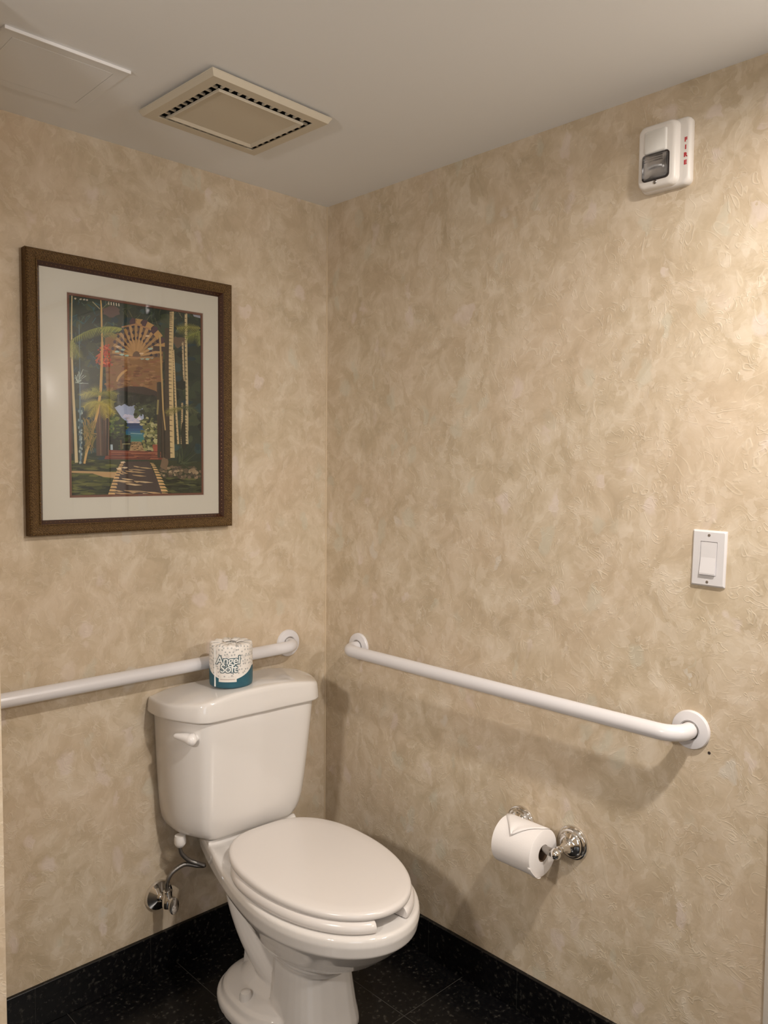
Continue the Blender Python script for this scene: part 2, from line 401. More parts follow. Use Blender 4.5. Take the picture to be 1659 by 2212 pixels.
# flush lever on the left front facet
fd = Vector((-.48, .877, 0)).normalized(); fnrm = Vector((-.877, -.48, 0)).normalized()
pv = Vector((-.1735, -.163, .669))
bm = bmesh.new()
lathe(bm, [(0, -.002), (.009, -.002), (.009, .010), (.008, .013), (0, .013)], 24, Matrix.Translation(pv) @ axis_to(fnrm))
lv = [pv+fnrm*.013-fd*.009, pv+fnrm*.0165-fd*.003, pv+fnrm*.0175+fd*.006, pv+fnrm*.018+fd*.020+Vector((0, 0, .0025)), pv+fnrm*.019+fd*.036+Vector((0, 0, .0035)), pv+fnrm*.020+fd*.049+Vector((0, 0, .004)), pv+fnrm*.020+fd*.053+Vector((0, 0, .004))]
tube(bm, catmull(lv, 4), None or [ .005+.0105*math.sin(min(1, i/6)*PI/2) if i < 8 else .0155-.0112*((i-8)/16)**.8 for i in range(25)], 18, ref=(0, 0, 1))
obj('flush_lever', bm, mat('lever_white', (.83, .80, .78), .18), T)
# supply inlet under the tank
bm = bmesh.new(); lathe(bm, [(.009, .358), (.0125, .362), (.0155, .367), (.0155, .379), (.014, .388)], 12, Matrix.Translation((-.180, -.080, 0)))
obj('inlet_nut', bm, PLAST, T)

# ------------------------------------------------------------------ shut-off valve and supply hose
V = thing('shutoff_valve', 'chrome water shut-off valve with hose on the wall below the toilet tank', 'valve', (-.578, 0, .205))
bm = bmesh.new(); lathe(bm, [(.040, 0), (.040, .003), (.037, .009), (.022, .015), (.014, .018), (.010, .024)], 36, axis_to((0, -1, 0)))
obj('escutcheon', bm, CHROME, V)
bm = bmesh.new()
lathe(bm, [(.009, .0), (.009, .055), (.0, .056)], 20, Matrix.Translation((0, -.004, 0)) @ axis_to((0, -1, 0)))
lathe(bm, [(.013, -.014), (.015, -.008), (.015, .010), (.012, .016), (.012, .030), (.008, .032)], 20, Matrix.Translation((0, -.050, 0)))
obj('valve_body', bm, CHROME, V)
bm = bmesh.new()
lathe(bm, [(.006, 0), (.006, .018), (.010, .018), (.012, .022), (.012, .028), (.006, .031), (0, .031)], 20, Matrix.Scale(1.9, 4, (0, 0, 1)) @ Matrix.Scale(1.15, 4, (1, 0, 0)) @ Matrix.Translation((0, -.056, .001)) @ axis_to((0, -1, 0)))
obj('valve_handle', bm, CHROME, V)
bm = bmesh.new()
hp = catmull([(0, -.050, .030), (-.004, -.055, .056), (.008, -.060, .080), (.040, -.068, .094), (.068, -.084, .087), (.081, -.098, .088), (.074, -.094, .092), (.048, -.080, .106), (.028, -.074, .130), (.0225, -.0735, .150), (.0220, -.0735, .166)], 8)
tube(bm, hp, .0058, 14)
lathe(bm, [(.0085, 0), (.0085, .014), (.006, .016)], 6, Matrix.Translation((0, -.050, .026)))
obj('supply_hose', bm, BRAID, V)

# ------------------------------------------------------------------ grab bars
def grab_bar(label, length, matrix, off=.060):
    t = thing('grab_bar', label, 'grab bar', group='white wall grab bars'); t.matrix_world = matrix   # local: X along the bar, Z out of the wall
    r, br = .0172, .042
    bm = bmesh.new(); pts = [Vector((0, 0, .002)), Vector((0, 0, off-br))]
    for i in range(1, 9):
        a = PI/2*i/8; pts.append(Vector((br-br*math.cos(a), 0, off-br+br*math.sin(a))))
    for i in range(1, 14): pts.append(Vector((br+(length-2*br)*i/14, 0, off)))
    for i in range(0, 9):
        a = PI/2*i/8; pts.append(Vector((length-br+br*math.sin(a), 0, off-br+br*math.cos(a))))
    pts.append(Vector((length, 0, .002)))
    tube(bm, pts, r, 28, ref=(0, 1, 0)); obj('bar', bm, BARM, t)
    for x in (0, length):
        bm = bmesh.new()
        lathe(bm, [(.0405, 0), (.0405, .004), (.0385, .0075), (.030, .0095), (.0215, .0100), (.0205, .0085), (.0172, .0080)], 44, Matrix.Translation((x, 0, 0)))
        fl = obj('flange', bm, BARM, t)
        bm = bmesh.new(); lathe(bm, [(.0182, .0080), (.0192, .0101), (.0176, .0103)], 40, Matrix.Translation((x, 0, 0)))
        obj('seam_gap', bm, GASKET if False else DULL, fl)
    return t
# back wall: out of wall = -Y ; right wall: out = -X
mb = Matrix(((1, 0, 0, -1.062), (0, 0, -1, 0), (0, 1, 0, .823), (0, 0, 0, 1)))
grab_bar('white grab bar on the back wall running behind the toilet tank', .914, mb, .0485)
mr = Matrix(((0, 0, -1, 0), (-1, 0, 0, -.158), (0, 1, 0, .8165), (0, 0, 0, 1)))
grab_bar('white grab bar on the right wall above the toilet paper holder', 1.025, mr)

# ------------------------------------------------------------------ framed print
F = thing('framed_print', 'wood-framed tropical garden print with a wide cream mat on the back wall', 'picture', (-.632, 0, 1.5165))
FW, FH = .274, .3295
def rect(hw, hh, y): return [Vector((-hw, y, -hh)), Vector((hw, y, -hh)), Vector((hw, y, hh)), Vector((-hw, y, hh))]
def framemat():
    m = mat('carved_bronze_wood', rough=.5, spec=.22); N = NT(m); tc = N.n('ShaderNodeTexCoord')
    w = N.n('ShaderNodeTexWave', i_Scale=95.0, i_Distortion=7.0, i_Detail=1.0); w.bands_direction = 'DIAGONAL'; w.inputs['Detail Scale'].default_value = 4
    N.l(tc.outputs['Object'], w.inputs['Vector'])
    c = N.ramp(w.outputs['Fac'], [(.25, (.068, .036, .012)), (.80, (.155, .090, .033))]); N.l(c, N.b.inputs['Base Color'])
    bp = N.n('ShaderNodeBump', i_Strength=.5, i_Distance=.0015); N.l(w.outputs['Fac'], bp.inputs['Height']); N.l(bp.outputs[0], N.b.inputs['Normal'])
    return m
bm = bmesh.new()
prof = [(0, -.001), (0, -.022), (.002, -.0262), (.006, -.0280), (.018, -.0255), (.0235, -.0225), (.024, -.0245), (.0265, -.0245)]
loft(bm, [rect(FW-d, FH-d, y) for d, y in prof], False, False); fixn(bm)
obj('outer_moulding', bm, framemat(), F, smooth=False)
bm = bmesh.new()
loft(bm, [rect(FW-d, FH-d, y) for d, y in [(.0265, -.0245), (.030, -.0195), (.0340, -.0135), (.0355, -.0105)]], False, False); fixn(bm)
obj('inner_moulding', bm, mat('dark_wood_lip', (.05, .018, .009), .35), F, smooth=False)
bm = bmesh.new(); r_ = random.Random(4)
for hh, n_, ax in ((FH-.031, 46, 'x'), (FW-.031, 54, 'z')):
    for s in (-1, 1):
        for i in range(n_):
            L = (FW if ax == 'x' else FH)-.035; p = -L+2*L*(i+.5)/n_
            c = (p, -.0185, s*hh) if ax == 'x' else (s*hh, -.0185, p)
            bmesh.ops.create_icosphere(bm, subdivisions=1, radius=.0011, matrix=Matrix.Translation(c))
obj('beading', bm, mat('gilt_bead', (.30, .17, .07), .3, metal=.6), F)
PX, PZ0, PZ1, PCX = .184, 1.273-1.5165, 1.761-1.5165, -.623+.632  # print opening, local
PCZ = (PZ0+PZ1)/2; PHH = (PZ1-PZ0)/2
def rc(cx, cz, hw, hh, y): return [Vector((cx-hw, y, cz-hh)), Vector((cx+hw, y, cz-hh)), Vector((cx+hw, y, cz+hh)), Vector((cx-hw, y, cz+hh))]
bm = bmesh.new(); loft(bm, [rect(FW-.03, FH-.03, -.008), rect(FW-.033, FH-.033, -.0105), rc(PCX, PCZ, PX, PHH, -.0105), rc(PCX, PCZ, PX-.0012, PHH-.0012, -.0093)], False, False); fixn(bm)
obj('mat_board', bm, MATB, F, smooth=False)
bm = bmesh.new(); loft(bm, [rc(PCX, PCZ, PX, PHH, -.0092), rc(PCX, PCZ, PX-.0062, PHH-.0062, -.0092), rc(PCX, PCZ, PX-.0070, PHH-.0070, -.0080)], False, False); fixn(bm)
obj('inner_mat', bm, MATR, F, smooth=False)
bm = bmesh.new(); box(bm, (-FW+.01, -.006, -FH+.01), (FW-.01, -.001, FH-.01)); obj('backing_board', bm, CARD, F, smooth=False)

# --- the print: layered flat shapes, traced as shapes of a garden path through an arch
SRC = [(75, 48), (1470, 268), (1455, 2118), (85, 2150)]
def homography(src, dst):
    A = []; b = []
    for (x, y), (u, v) in zip(src, dst):
        A.append([x, y, 1, 0, 0, 0, -u*x, -u*y]); b.append(u)
        A.append([0, 0, 0, x, y, 1, -v*x, -v*y]); b.append(v)
    n = 8
    for i in range(n):
        p = max(range(i, n), key=lambda r: abs(A[r][i])); A[i], A[p] = A[p], A[i]; b[i], b[p] = b[p], b[i]
        for r in range(n):
            if r != i:
                f = A[r][i]/A[i][i]
                A[r] = [a-f*c for a, c in zip(A[r], A[i])]; b[r] -= f*b[i]
    return [b[i]/A[i][i] for i in range(n)]
HM = homography(SRC, [(-PX, PHH), (PX, PHH), (PX, -PHH), (-PX, -PHH)])
LIMX, LIMZ = PX-.0066, PHH-.0066
def uv(x, y):
    d = HM[6]*x+HM[7]*y+1
    return ((HM[0]*x+HM[1]*y+HM[2])/d, (HM[3]*x+HM[4]*y+HM[5])/d)
def clip(poly):
    for ax, lim, sg in ((0, LIMX, 1), (0, LIMX, -1), (1, LIMZ, 1), (1, LIMZ, -1)):
        out = []
        for i in range(len(poly)):
            a, b = poly[i-1], poly[i]; ia, ib = a[ax]*sg <= lim, b[ax]*sg <= lim
            if ia != ib:
                t = (lim*sg-a[ax])/(b[ax]-a[ax]); out.append((a[0]+(b[0]-a[0])*t, a[1]+(b[1]-a[1])*t))
            if ib: out.append(b)
        poly = out
        if len(poly) < 3: return []
    return poly
class Art:
    def __init__(s): s.bm = bmesh.new(); s.col = s.bm.loops.layers.float_color.new('ink'); s.k = 0; s.rnd = random.Random(11)
    def poly(s, pts, c, jit=0):
        q = clip([uv(*p) for p in pts])
        if len(q) < 3: return
        s.k += 1; y = -.0070-s.k*1.3e-7-.0
        vs = [s.bm.verts.new((PCX+a, y, PCZ+b)) for a, b in q]
        try: f = s.bm.faces.new(vs)
        except ValueError: return
        c_ = lin(*c); g = 1.5
        if jit:
            j = 1+s.rnd.uniform(-jit, jit); g *= j
        for l in f.loops: l[s.col] = (min(1, c_[0]*g), min(1, c_[1]*g), min(1, c_[2]*g), 1)
    def strip(s, pts, w, c, jit=0):
        P = [Vector((*p, 0)) for p in pts]; W = w if isinstance(w, list) else [w]*len(P)
        L, R = [], []
        for i, p in enumerate(P):
            t = (P[min(i+1, len(P)-1)]-P[max(0, i-1)]).normalized(); n = Vector((-t.y, t.x, 0))
            L.append((p+n*W[i]/2)[:2]); R.append((p-n*W[i]/2)[:2])
        for i in range(len(P)-1): s.poly([L[i], L[i+1], R[i+1], R[i]], c, jit)
    def blob(s, cx, cy, rx, ry, c, jit=.1, n=14, rough=.25):
        ph = s.rnd.uniform(0, 6)
        s.poly([(cx+rx*math.cos(2*PI*i/n)*(1+s.rnd.uniform(-rough, rough)), cy+ry*math.sin(2*PI*i/n)*(1+s.rnd.uniform(-rough, rough))) for i in range(n)], c, jit)
    def frond(s, a, b, sag, leaf, c, n=18, side=0, jit=.25, down=.6):
        ax, ay = a; bx, by = b
        pts = []
        for i in range(n+1):
            t = i/n; pts.append((ax+(bx-ax)*t, ay+(by-ay)*t+sag*4*t*(1-t)*-1))
        for i in range(n):
            x, y = pts[i]; dx, dy = pts[i+1][0]-x, pts[i+1][1]-y; L = math.hypot(dx, dy); dx, dy = dx/L, dy/L
            t = i/n; ll = leaf*(.35+.65*math.sin(PI*min(1, t*.85+.12)))
            for sd in (1, -1):
                if side and sd != side: continue
                ex = x+(dx*.65-dy*sd*.75)*ll; ey = y+(dy*.65+dx*sd*.75)*ll+down*ll*.35
                wv = L*.42
                s.poly([(x-dx*wv, y-dy*wv), (ex, ey), (x+dx*wv, y+dy*wv)], c, jit)
        s.strip(pts, 5, c)
A = Art(); rn = A.rnd
A.poly([(60, 30), (1490, 250), (1480, 2140), (70, 2170)], (44, 52, 44))
# deep foliage
for i in range(260):
    x, y = rn.uniform(100, 1450), rn.uniform(80, 1750)
    c = rn.choice([(38, 48, 42), (52, 62, 48), (34, 52, 56), (60, 68, 50), (30, 38, 34), (46, 66, 66)])
    A.blob(x, y, rn.uniform(20, 80), rn.uniform(15, 60), c)
for i in range(90):
    x, y = rn.uniform(100, 620), rn.uniform(90, 900)
    A.strip([(x, y), (x+rn.uniform(-70, 70), y+rn.uniform(10, 70))], rn.uniform(4, 12), rn.choice([(48, 78, 82), (66, 84, 64), (40, 60, 66), (72, 86, 74)]), .2)
for i in range(60):
    x, y = rn.uniform(640, 1450), rn.uniform(200, 420)
    A.strip([(x, y), (x+rn.uniform(-50, 50), y+rn.uniform(10, 80))], rn.uniform(4, 12), rn.choice([(66, 76, 56), (84, 84, 62), (54, 60, 46)]), .2)
A.blob(540, 250, 90, 55, (92, 72, 66)); A.blob(1230, 560, 70, 60, (92, 76, 62))
A.poly([(1360, 258), (1450, 270), (1450, 320), (1380, 300)], (140, 140, 150))
for i in range(5): A.poly([(505+i*26, 150+i*4), (515+i*26, 150+i*4), (517+i*26, 182+i*4), (507+i*26, 180+i*4)], (190, 178, 160))
for x in (170, 225, 260, 290): A.blob(x, 118+(x-170)*.12, 12, 9, (170, 160, 140))
# warm stone wall with arch
A.poly([(470, 520), (600, 470), (1060, 560), (1060, 700), (1040, 1100), (520, 1080), (480, 1060), (470, 800)], (122, 90, 60))
for i in range(150):
    x, y = rn.uniform(480, 1030), rn.uniform(680, 1050)
    A.blob(x, y, rn.uniform(10, 45), rn.uniform(6, 16), rn.choice([(132, 98, 64), (112, 80, 54), (140, 104, 72), (104, 72, 52), (124, 84, 60)]), .12)
A.strip([(690, 845), (640, 880), (605, 920), (585, 965)], [18, 26, 24, 16], (176, 140, 94))
# fan window above the arch
A.poly([(560, 700), (600, 560), (680, 440), (790, 385), (900, 400), (1000, 480), (1050, 580), (1040, 720)], (96, 76, 62))
cx, cy = 790, 705
for i in range(13):
    a = math.radians(172-i*13.6)
    x1, y1 = cx+250*math.cos(a), cy-315*math.sin(a)
    A.strip([(cx+40*math.cos(a), cy-50*math.sin(a)), (x1, y1)], [22, 30], (158, 124, 84), .12)
    a2 = a-.115
    for rr in (150, 200, 250):
        A.blob(cx+rr*math.cos(a2), cy-rr*1.22*math.sin(a2), 15, 17, rn.choice([(58, 48, 60), (44, 40, 50), (76, 62, 66)]))
for i in range(8):
    a = math.radians(96-i*11.5)
    x, y = cx+285*math.cos(a), cy-350*math.sin(a)
    t = Vector((math.cos(a), -math.sin(a))); nn = Vector((-t.y, t.x))
    if i % 2 == 1: q = [Vector((x, y))+t*30+nn*38, Vector((x, y))+t*30-nn*38, Vector((x, y))-t*36-nn*34, Vector((x, y))-t*36+nn*34]; A.poly([tuple(p) for p in q], (164, 128, 82))
    else: A.blob(x, y, 36, 40, (74, 54, 62))
A.strip([(640, 410), (790, 380), (930, 430)], 16, (150, 112, 80))
for x, y in ((600, 610), (650, 640), (590, 660), (640, 690), (690, 700), (905, 500), (850, 730), (900, 735), (940, 720), (840, 680), (930, 630)):
    A.blob(x, y, 24, 10, rn.choice([(150, 172, 160), (184, 160, 130), (140, 160, 150)]))
A.strip([(560, 705), (700, 720), (800, 725), (960, 715)], 16, (150, 116, 80))
A.poly([(960, 600), (1080, 610), (1080, 660), (960, 650)], (62, 52, 50))
# arch soffit and the dark opening
A.poly([(520, 1080), (600, 1035), (720, 1012), (860, 1018), (980, 1060), (1050, 1110), (1040, 1150), (500, 1150)], (56, 46, 44))
A.poly([(500, 1080), (560, 1050), (640, 1060), (1010, 1120), (1020, 1700), (500, 1700)], (40, 46, 42))
# sky, sea and garden seen through the arch
A.poly([(560, 1230), (640, 1190), (760, 1180), (850, 1180), (860, 1400), (680, 1400)], (148, 156, 178))
for i in range(26): A.blob(rn.uniform(670, 830), rn.uniform(1310, 1390), rn.uniform(14, 34), rn.uniform(8, 18), rn.choice([(184, 176, 188), (172, 168, 186), (196, 186, 192)]), .05)
for i, c in enumerate([(34, 58, 92), (36, 66, 104), (36, 78, 116), (40, 92, 122), (56, 108, 120), (52, 108, 112), (56, 112, 104)]):
    A.poly([(670, 1388+i*27), (860, 1388+i*27), (862, 1418+i*27), (672, 1418+i*27)], c)
A.strip([(720, 1490), (840, 1497)], 7, (132, 164, 168))
for i in range(120):
    x = rn.uniform(500, 1010); y = 1170+abs(rn.gauss(0, 1))*34
    A.blob(x, y-40, rn.uniform(18, 40), rn.uniform(14, 34), rn.choice([(38, 42, 38), (50, 54, 46), (30, 36, 34)]))
for i in range(60): A.blob(rn.uniform(770, 960), rn.uniform(1190, 1320), rn.uniform(10, 34), rn.uniform(8, 26), rn.choice([(58, 66, 50), (74, 82, 60), (46, 52, 44)]))
for i in range(90):
    x = rn.uniform(500, 690); y = rn.uniform(1260, 1500)
    if y < 1260+(x-560)*1.2: continue
    A.blob(x, y, rn.uniform(8, 30), rn.uniform(6, 22), rn.choice([(70, 88, 44), (50, 66, 36), (104, 112, 56), (38, 50, 34)]))
for i in range(80):
    x = rn.uniform(835, 990); y = rn.uniform(1340, 1660)
    A.blob(x, y, rn.uniform(8, 32), rn.uniform(6, 26), rn.choice([(118, 116, 74), (88, 92, 58), (138, 136, 92), (66, 72, 48), (156, 150, 110)]))
A.poly([(500, 1500), (720, 1510), (720, 1660), (500, 1660)], (26, 32, 26))
for i in range(30): A.blob(rn.uniform(510, 715), rn.uniform(1500, 1650), rn.uniform(8, 30), rn.uniform(5, 14), rn.choice([(38, 54, 34), (22, 26, 24), (52, 66, 40)]))
A.poly([(513, 1605), (536, 1605), (538, 1660), (513, 1660)], (150, 164, 172)); A.strip([(620, 1560), (625, 1655)], 14, (92, 72, 46)); A.strip([(635, 1600), (715, 1598)], 8, (150, 140, 96)); A.strip([(640, 1600), (640, 1650)], 6, (140, 128, 90))
A.poly([(730, 1575), (820, 1575), (868, 1690), (700, 1690)], (142, 116, 84))
for i in range(60):
    y = rn.uniform(1580, 1685); t = (y-1575)/115
    A.blob(rn.uniform(735-25*t, 815+40*t), y, rn.uniform(5, 14), rn.uniform(2, 5), rn.choice([(60, 52, 40), (180, 150, 110), (104, 84, 60)]))
A.poly([(940, 1612), (1000, 1612), (990, 1680), (955, 1680)], (140, 74, 58)); A.poly([(945, 1605), (1005, 1605), (1000, 1625), (948, 1625)], (160, 92, 72))
# terracotta steps
A.poly([(480, 1660), (1050, 1680), (1080, 1760), (450, 1755)], (116, 62, 50))
for i in range(46): A.strip([(rn.uniform(480, 900), y := rn.uniform(1672, 1752)), (rn.uniform(880, 1050), y+rn.uniform(-4, 8))], rn.uniform(4, 10), rn.choice([(134, 80, 60), (96, 48, 42), (150, 96, 70), (84, 44, 40)]), .1)
# trunks and uprights
for x0, x1, w, c in ((395, 400, 60, (84, 66, 56)), (460, 455, 50, (70, 54, 48)), (495, 480, 30, (52, 42, 40))):
    A.strip([(x0, 1180), (x1, 1720)], w, c); A.strip([(x0+8, 1200), (x1+14, 1715)], 10, (110, 86, 70))
for x in range(1000, 1110, 16): A.strip([(x, 1000+rn.uniform(-40, 40)), (x+rn.uniform(-6, 6), 1740)], rn.uniform(10, 22), rn.choice([(66, 56, 46), (84, 70, 56), (52, 46, 40)]), .15)
# lawns, pale side path
A.poly([(80, 1770), (640, 1760), (640, 2140), (80, 2160)], (52, 58, 34)); A.poly([(900, 1760), (1470, 1780), (1470, 2120), (900, 2120)], (50, 54, 38))
for i in range(150):
    x, y = rn.uniform(90, 600), rn.uniform(1770, 2130)
    A.blob(x, y, rn.uniform(30, 90), rn.uniform(5, 16), rn.choice([(36, 44, 28), (70, 76, 38), (92, 92, 48), (28, 34, 26), (60, 66, 36)]), .15)
for i in range(110):
    x, y = rn.uniform(1000, 1450), rn.uniform(1950, 2110)
    A.blob(x, y, rn.uniform(30, 80), rn.uniform(5, 14), rn.choice([(40, 44, 32), (80, 82, 48), (56, 60, 40), (32, 36, 28)]), .15)
A.poly([(90, 1872), (300, 1876), (580, 1886), (545, 1945), (440, 1935), (330, 1900), (90, 1892)], (168, 136, 96))
# path with cast tree shadows
A.poly([(615, 1780), (905, 1775), (1060, 2130), (480, 2130)], (66, 56, 54))
for s, (x0, x1) in ((0, (620, 480)), (1, (915, 1040))):
    for i in range(12):
        t0, t1 = i/12, (i+.72)/12
        f = lambda t: (x0+(x1-x0)*t, 1790+335*t**1.25)
        a, b = f(t0), f(t1); d = 38+40*t0
        sg = 1
        A.poly([a, (a[0]+d*.8, a[1]+4), (b[0]+d, b[1]), b], (186, 152, 106), .08)
for i in range(26):
    t = rn.random()**.8; y = 1800+320*t; x0 = 600-110*t; x1 = 930+110*t
    x = rn.uniform(x0, x1-120); L = rn.uniform(60, 230)*(0.6+.5*t)
    A.poly([(x, y), (x+L*.5, y+4), (min(x1, x+L), y+16), (x+L*.55, y+16+8*t), (x+L*.1, y+8)], rn.choice([(190, 164, 128), (172, 142, 104), (150, 126, 98)]), .1)
for x, y in ((640, 1785), (660, 1840), (600, 1850)): A.blob(x, y, 26, 8, (200, 180, 150))
# rocks at the right
for i in range(70):
    x = rn.uniform(1020, 1430); y = 1870+rn.uniform(-40, 70)+(x-1230)*.03
    A.blob(x, y, rn.uniform(10, 28), rn.uniform(8, 20), rn.choice([(132, 112, 88), (104, 88, 70), (74, 64, 54), (150, 130, 104), (90, 78, 62)]))
for i in range(40): A.strip([(1230+rn.uniform(-40, 40), 1800), (rn.uniform(1180, 1440), rn.uniform(1580, 1860))], [10, 3], rn.choice([(48, 58, 42), (66, 74, 52), (36, 46, 36)]), .15)
A.blob(1060, 1800, 40, 70, (112, 90, 70))
# palms: ringed pale trunks on the right
def ringed(pts, w, c, d, n):
    P = catmull([(x, y, 0) for x, y in pts], 10)
    A.strip([p[:2] for p in P], w, c)
    for i in range(n):
        p = P[int(i*(len(P)-1)/n)]; 
        A.poly([(p.x-w*.5, p.y), (p.x+w*rn.uniform(-.2, .1), p.y+4), (p.x+w*rn.uniform(.0, .5), p.y+10), (p.x-w*.5, p.y+9)], d, .1)
A.strip([(1110, 420), (1105, 900), (1100, 1750)], 56, (62, 54, 46))
ringed([(1155, 250), (1150, 420), (1140, 800), (1140, 1200), (1145, 1740)], 44, (182, 160, 120), (88, 74, 56), 64)
ringed([(1165, 640), (1175, 900), (1185, 1200), (1205, 1600)], 20, (176, 154, 116), (110, 92, 70), 30)
ringed([(1300, 270), (1297, 700), (1300, 1100), (1296, 1600)], 26, (176, 158, 122), (86, 76, 60), 46)
ringed([(1262, 560), (1270, 900), (1275, 960)], 18, (170, 150, 118), (90, 78, 60), 16)
ringed([(1250, 1180), (1245, 1400), (1240, 1600)], 20, (160, 140, 106), (96, 82, 62), 20)
A.strip([(1030, 490), (1045, 900), (1055, 1250), (1075, 1460)], [18, 16, 16, 12], (166, 138, 92))
A.strip([(1005, 1150), (995, 1300)], 18, (132, 120, 78))
A.blob(1270, 1500, 40, 140, (44, 44, 36)); ringed([(1292, 1300), (1296, 1600)], 26, (176, 158, 122), (70, 62, 50), 20)
# palms on the left
A.strip([(112, 700), (115, 1200), (118, 1700)], 26, (82, 66, 58))
A.strip([(135, 80), (128, 400), (128, 700), (140, 1100), (155, 1450), (165, 1790)], [10, 14, 20, 24, 28, 32], (184, 166, 130))
A.strip([(205, 380), (208, 900), (205, 1300), (210, 1800)], [6, 6, 14, 22], (92, 112, 122))
for i in range(40): A.blob(rn.uniform(190, 230), rn.uniform(1250, 1800), 8, 14, rn.choice([(110, 128, 130), (60, 76, 84), (140, 150, 146)]))
A.strip([(430, 130), (436, 220), (437, 420), (440, 600), (430, 850), (420, 1050), (385, 1280), (330, 1480), (270, 1680), (245, 1800)], [10, 16, 16, 18, 26, 28, 28, 26, 24, 22], (184, 148, 92))
A.strip([(345, 150), (420, 225)], 8, (150, 140, 110)); A.strip([(440, 225), (520, 150)], 6, (120, 116, 90))
A.frond((640, 420), (130, 540), 60, 100, (124, 128, 66), 24, side=-1); A.frond((640, 430), (430, 430), 20, 90, (136, 136, 70), 14, side=-1)
A.frond((440, 500), (600, 500), 30, 70, (128, 120, 66), 10, side=1); A.frond((130, 540), (110, 720), -10, 90, (140, 136, 80), 12)
A.frond((140, 560), (210, 720), 0, 80, (120, 122, 72), 10)
for e, c in (((210, 1110), (140, 134, 66)), ((240, 1230), (150, 140, 64)), ((300, 1330), (140, 128, 56)), ((590, 1100), (122, 118, 60)), ((560, 1180), (130, 124, 58)), ((560, 1300), (156, 142, 62)), ((480, 1340), (146, 130, 58)), ((330, 1040), (120, 120, 66))):
    A.frond((410, 1100 if e[1] < 1150 else 1180), e, 30, 85, c, 14)
for i in range(50): A.strip([(rn.uniform(230, 380), rn.uniform(1330, 1560)), (rn.uniform(240, 360), rn.uniform(1400, 1700))], [10, 4], rn.choice([(112, 100, 54), (90, 84, 46), (134, 108, 60)]), .15)
for i in range(16): A.strip([(180+rn.uniform(-20, 20), 980), (rn.uniform(160, 300), rn.uniform(800, 990))], [3, 6], (150, 160, 150), .1)
A.frond((1440, 420), (1200, 420), 10, 90, (126, 122, 66), 14); A.frond((1440, 450), (1290, 520), 0, 90, (120, 122, 64), 10); A.frond((1420, 440), (1440, 600), 0, 60, (112, 116, 64), 10)
A.frond((1240, 1240), (1080, 1290), 20, 70, (122, 114, 68), 12); A.frond((1240, 1230), (1410, 1290), 30, 70, (78, 84, 60), 12)
# cluster of red-orange fruit
for i in range(130):
    t = rn.random(); A.blob(470+rn.gauss(0, 1)*36*(.6+.5*t), 590+t*220, 9, 9, rn.choice([(176, 74, 52), (190, 96, 66), (150, 56, 44), (128, 52, 44)]), .12, 8)
for i in range(20): A.strip([(440, rn.uniform(650, 700)), (rn.uniform(365, 410), rn.uniform(700, 800))], 5, (168, 82, 54), .1)
A.strip([(440, 560), (432, 820)], 24, (184, 140, 88))
mi = bpy.data.materials.new('printed_ink'); mi.use_nodes = True
Ni = NT(mi); at = Ni.n('ShaderNodeAttribute', attribute_name='ink'); Ni.l(at.outputs['Color'], Ni.b.inputs['Base Color']); Ni.b.inputs['Roughness'].default_value = .7; Ni.b.inputs['Specular IOR Level'].default_value = .2
for f in A.bm.faces:
    if f.normal.y > 0 or f.calc_area() and (f.verts[1].co-f.verts[0].co).cross(f.verts[2].co-f.verts[1].co).y > 0: pass
obj('art_print', A.bm, mi, F, smooth=False)
gm = bpy.data.materials.new('picture_glass'); gm.use_nodes = True; nt = gm.node_tree; nt.nodes.clear()
o_ = nt.nodes.new('ShaderNodeOutputMaterial'); mx = nt.nodes.new('ShaderNodeMixShader'); tr = nt.nodes.new('ShaderNodeBsdfTransparent'); gl = nt.nodes.new('ShaderNodeBsdfGlossy'); fr = nt.nodes.new('ShaderNodeFresnel')
fr.inputs['IOR'].default_value = 1.6; gl.inputs['Roughness'].default_value = .015; tr.inputs[0].default_value = (.97, .98, .97, 1)
nt.links.new(fr.outputs[0], mx.inputs[0]); nt.links.new(tr.outputs[0], mx.inputs[1]); nt.links.new(gl.outputs[0], mx.inputs[2]); nt.links.new(mx.outputs[0], o_.inputs[0])
bm = bmesh.new(); vs = [bm.verts.new(p) for p in rect(FW-.034, FH-.034, -.0118)]; bm.faces.new(vs)
obj('glass_pane', bm, gm, F, smooth=False)

# ------------------------------------------------------------------ ceiling exhaust grille
G = thing('exhaust_fan_grille', 'cream square exhaust fan grille with slotted border on the ceiling', 'vent', (-.567, -.362, H), (0, 0, math.radians(2.2)))
def rz(hx, hy, z): return [Vector((x, y, z)) for x, y in ((-hx, -hy), (hx, -hy), (hx, hy), (-hx, hy))]
bm = bmesh.new()
loft(bm, [rz(.150, .134, -.0035), rz(.158, .142, -.0045), rz(.1585, .1425, -.0075), rz(.152, .136, -.0180), rz(.129, .113, -.0180), rz(.1275, .1115, -.0172), rz(.1285, .1125, -.0150), rz(.145, .129, -.0145)], False, False); fixn(bm)
obj('outer_frame', bm, GRILLE, G, smooth=False)
bm = bmesh.new(); box(bm, (-.147, -.131, -.0035), (.147, .131, 0)); obj('duct_shade_plate', bm, DARK, G, smooth=False)  # near-black plate standing in for the shade inside the duct
bm = bmesh.new()
loft(bm, [rz(.1120, .0960, -.0160), rz(.1130, .0970, -.0165), rz(.1130, .0970, -.0205), rz(.1118, .0958, -.0220), rz(.110, .094, -.0220), rz(.1035, .0875, -.0170)], True, True); fixn(bm)
obj('center_panel', bm, GRILLE, G, smooth=False)
bm = bmesh.new()
for i in range(11):
    x = -.106+.212*i/10
    for s in (-1, 1): box(bm, (x-.0026, s*.1045-.0085, -.0150), (x+.0026, s*.1045+.0085, -.011))
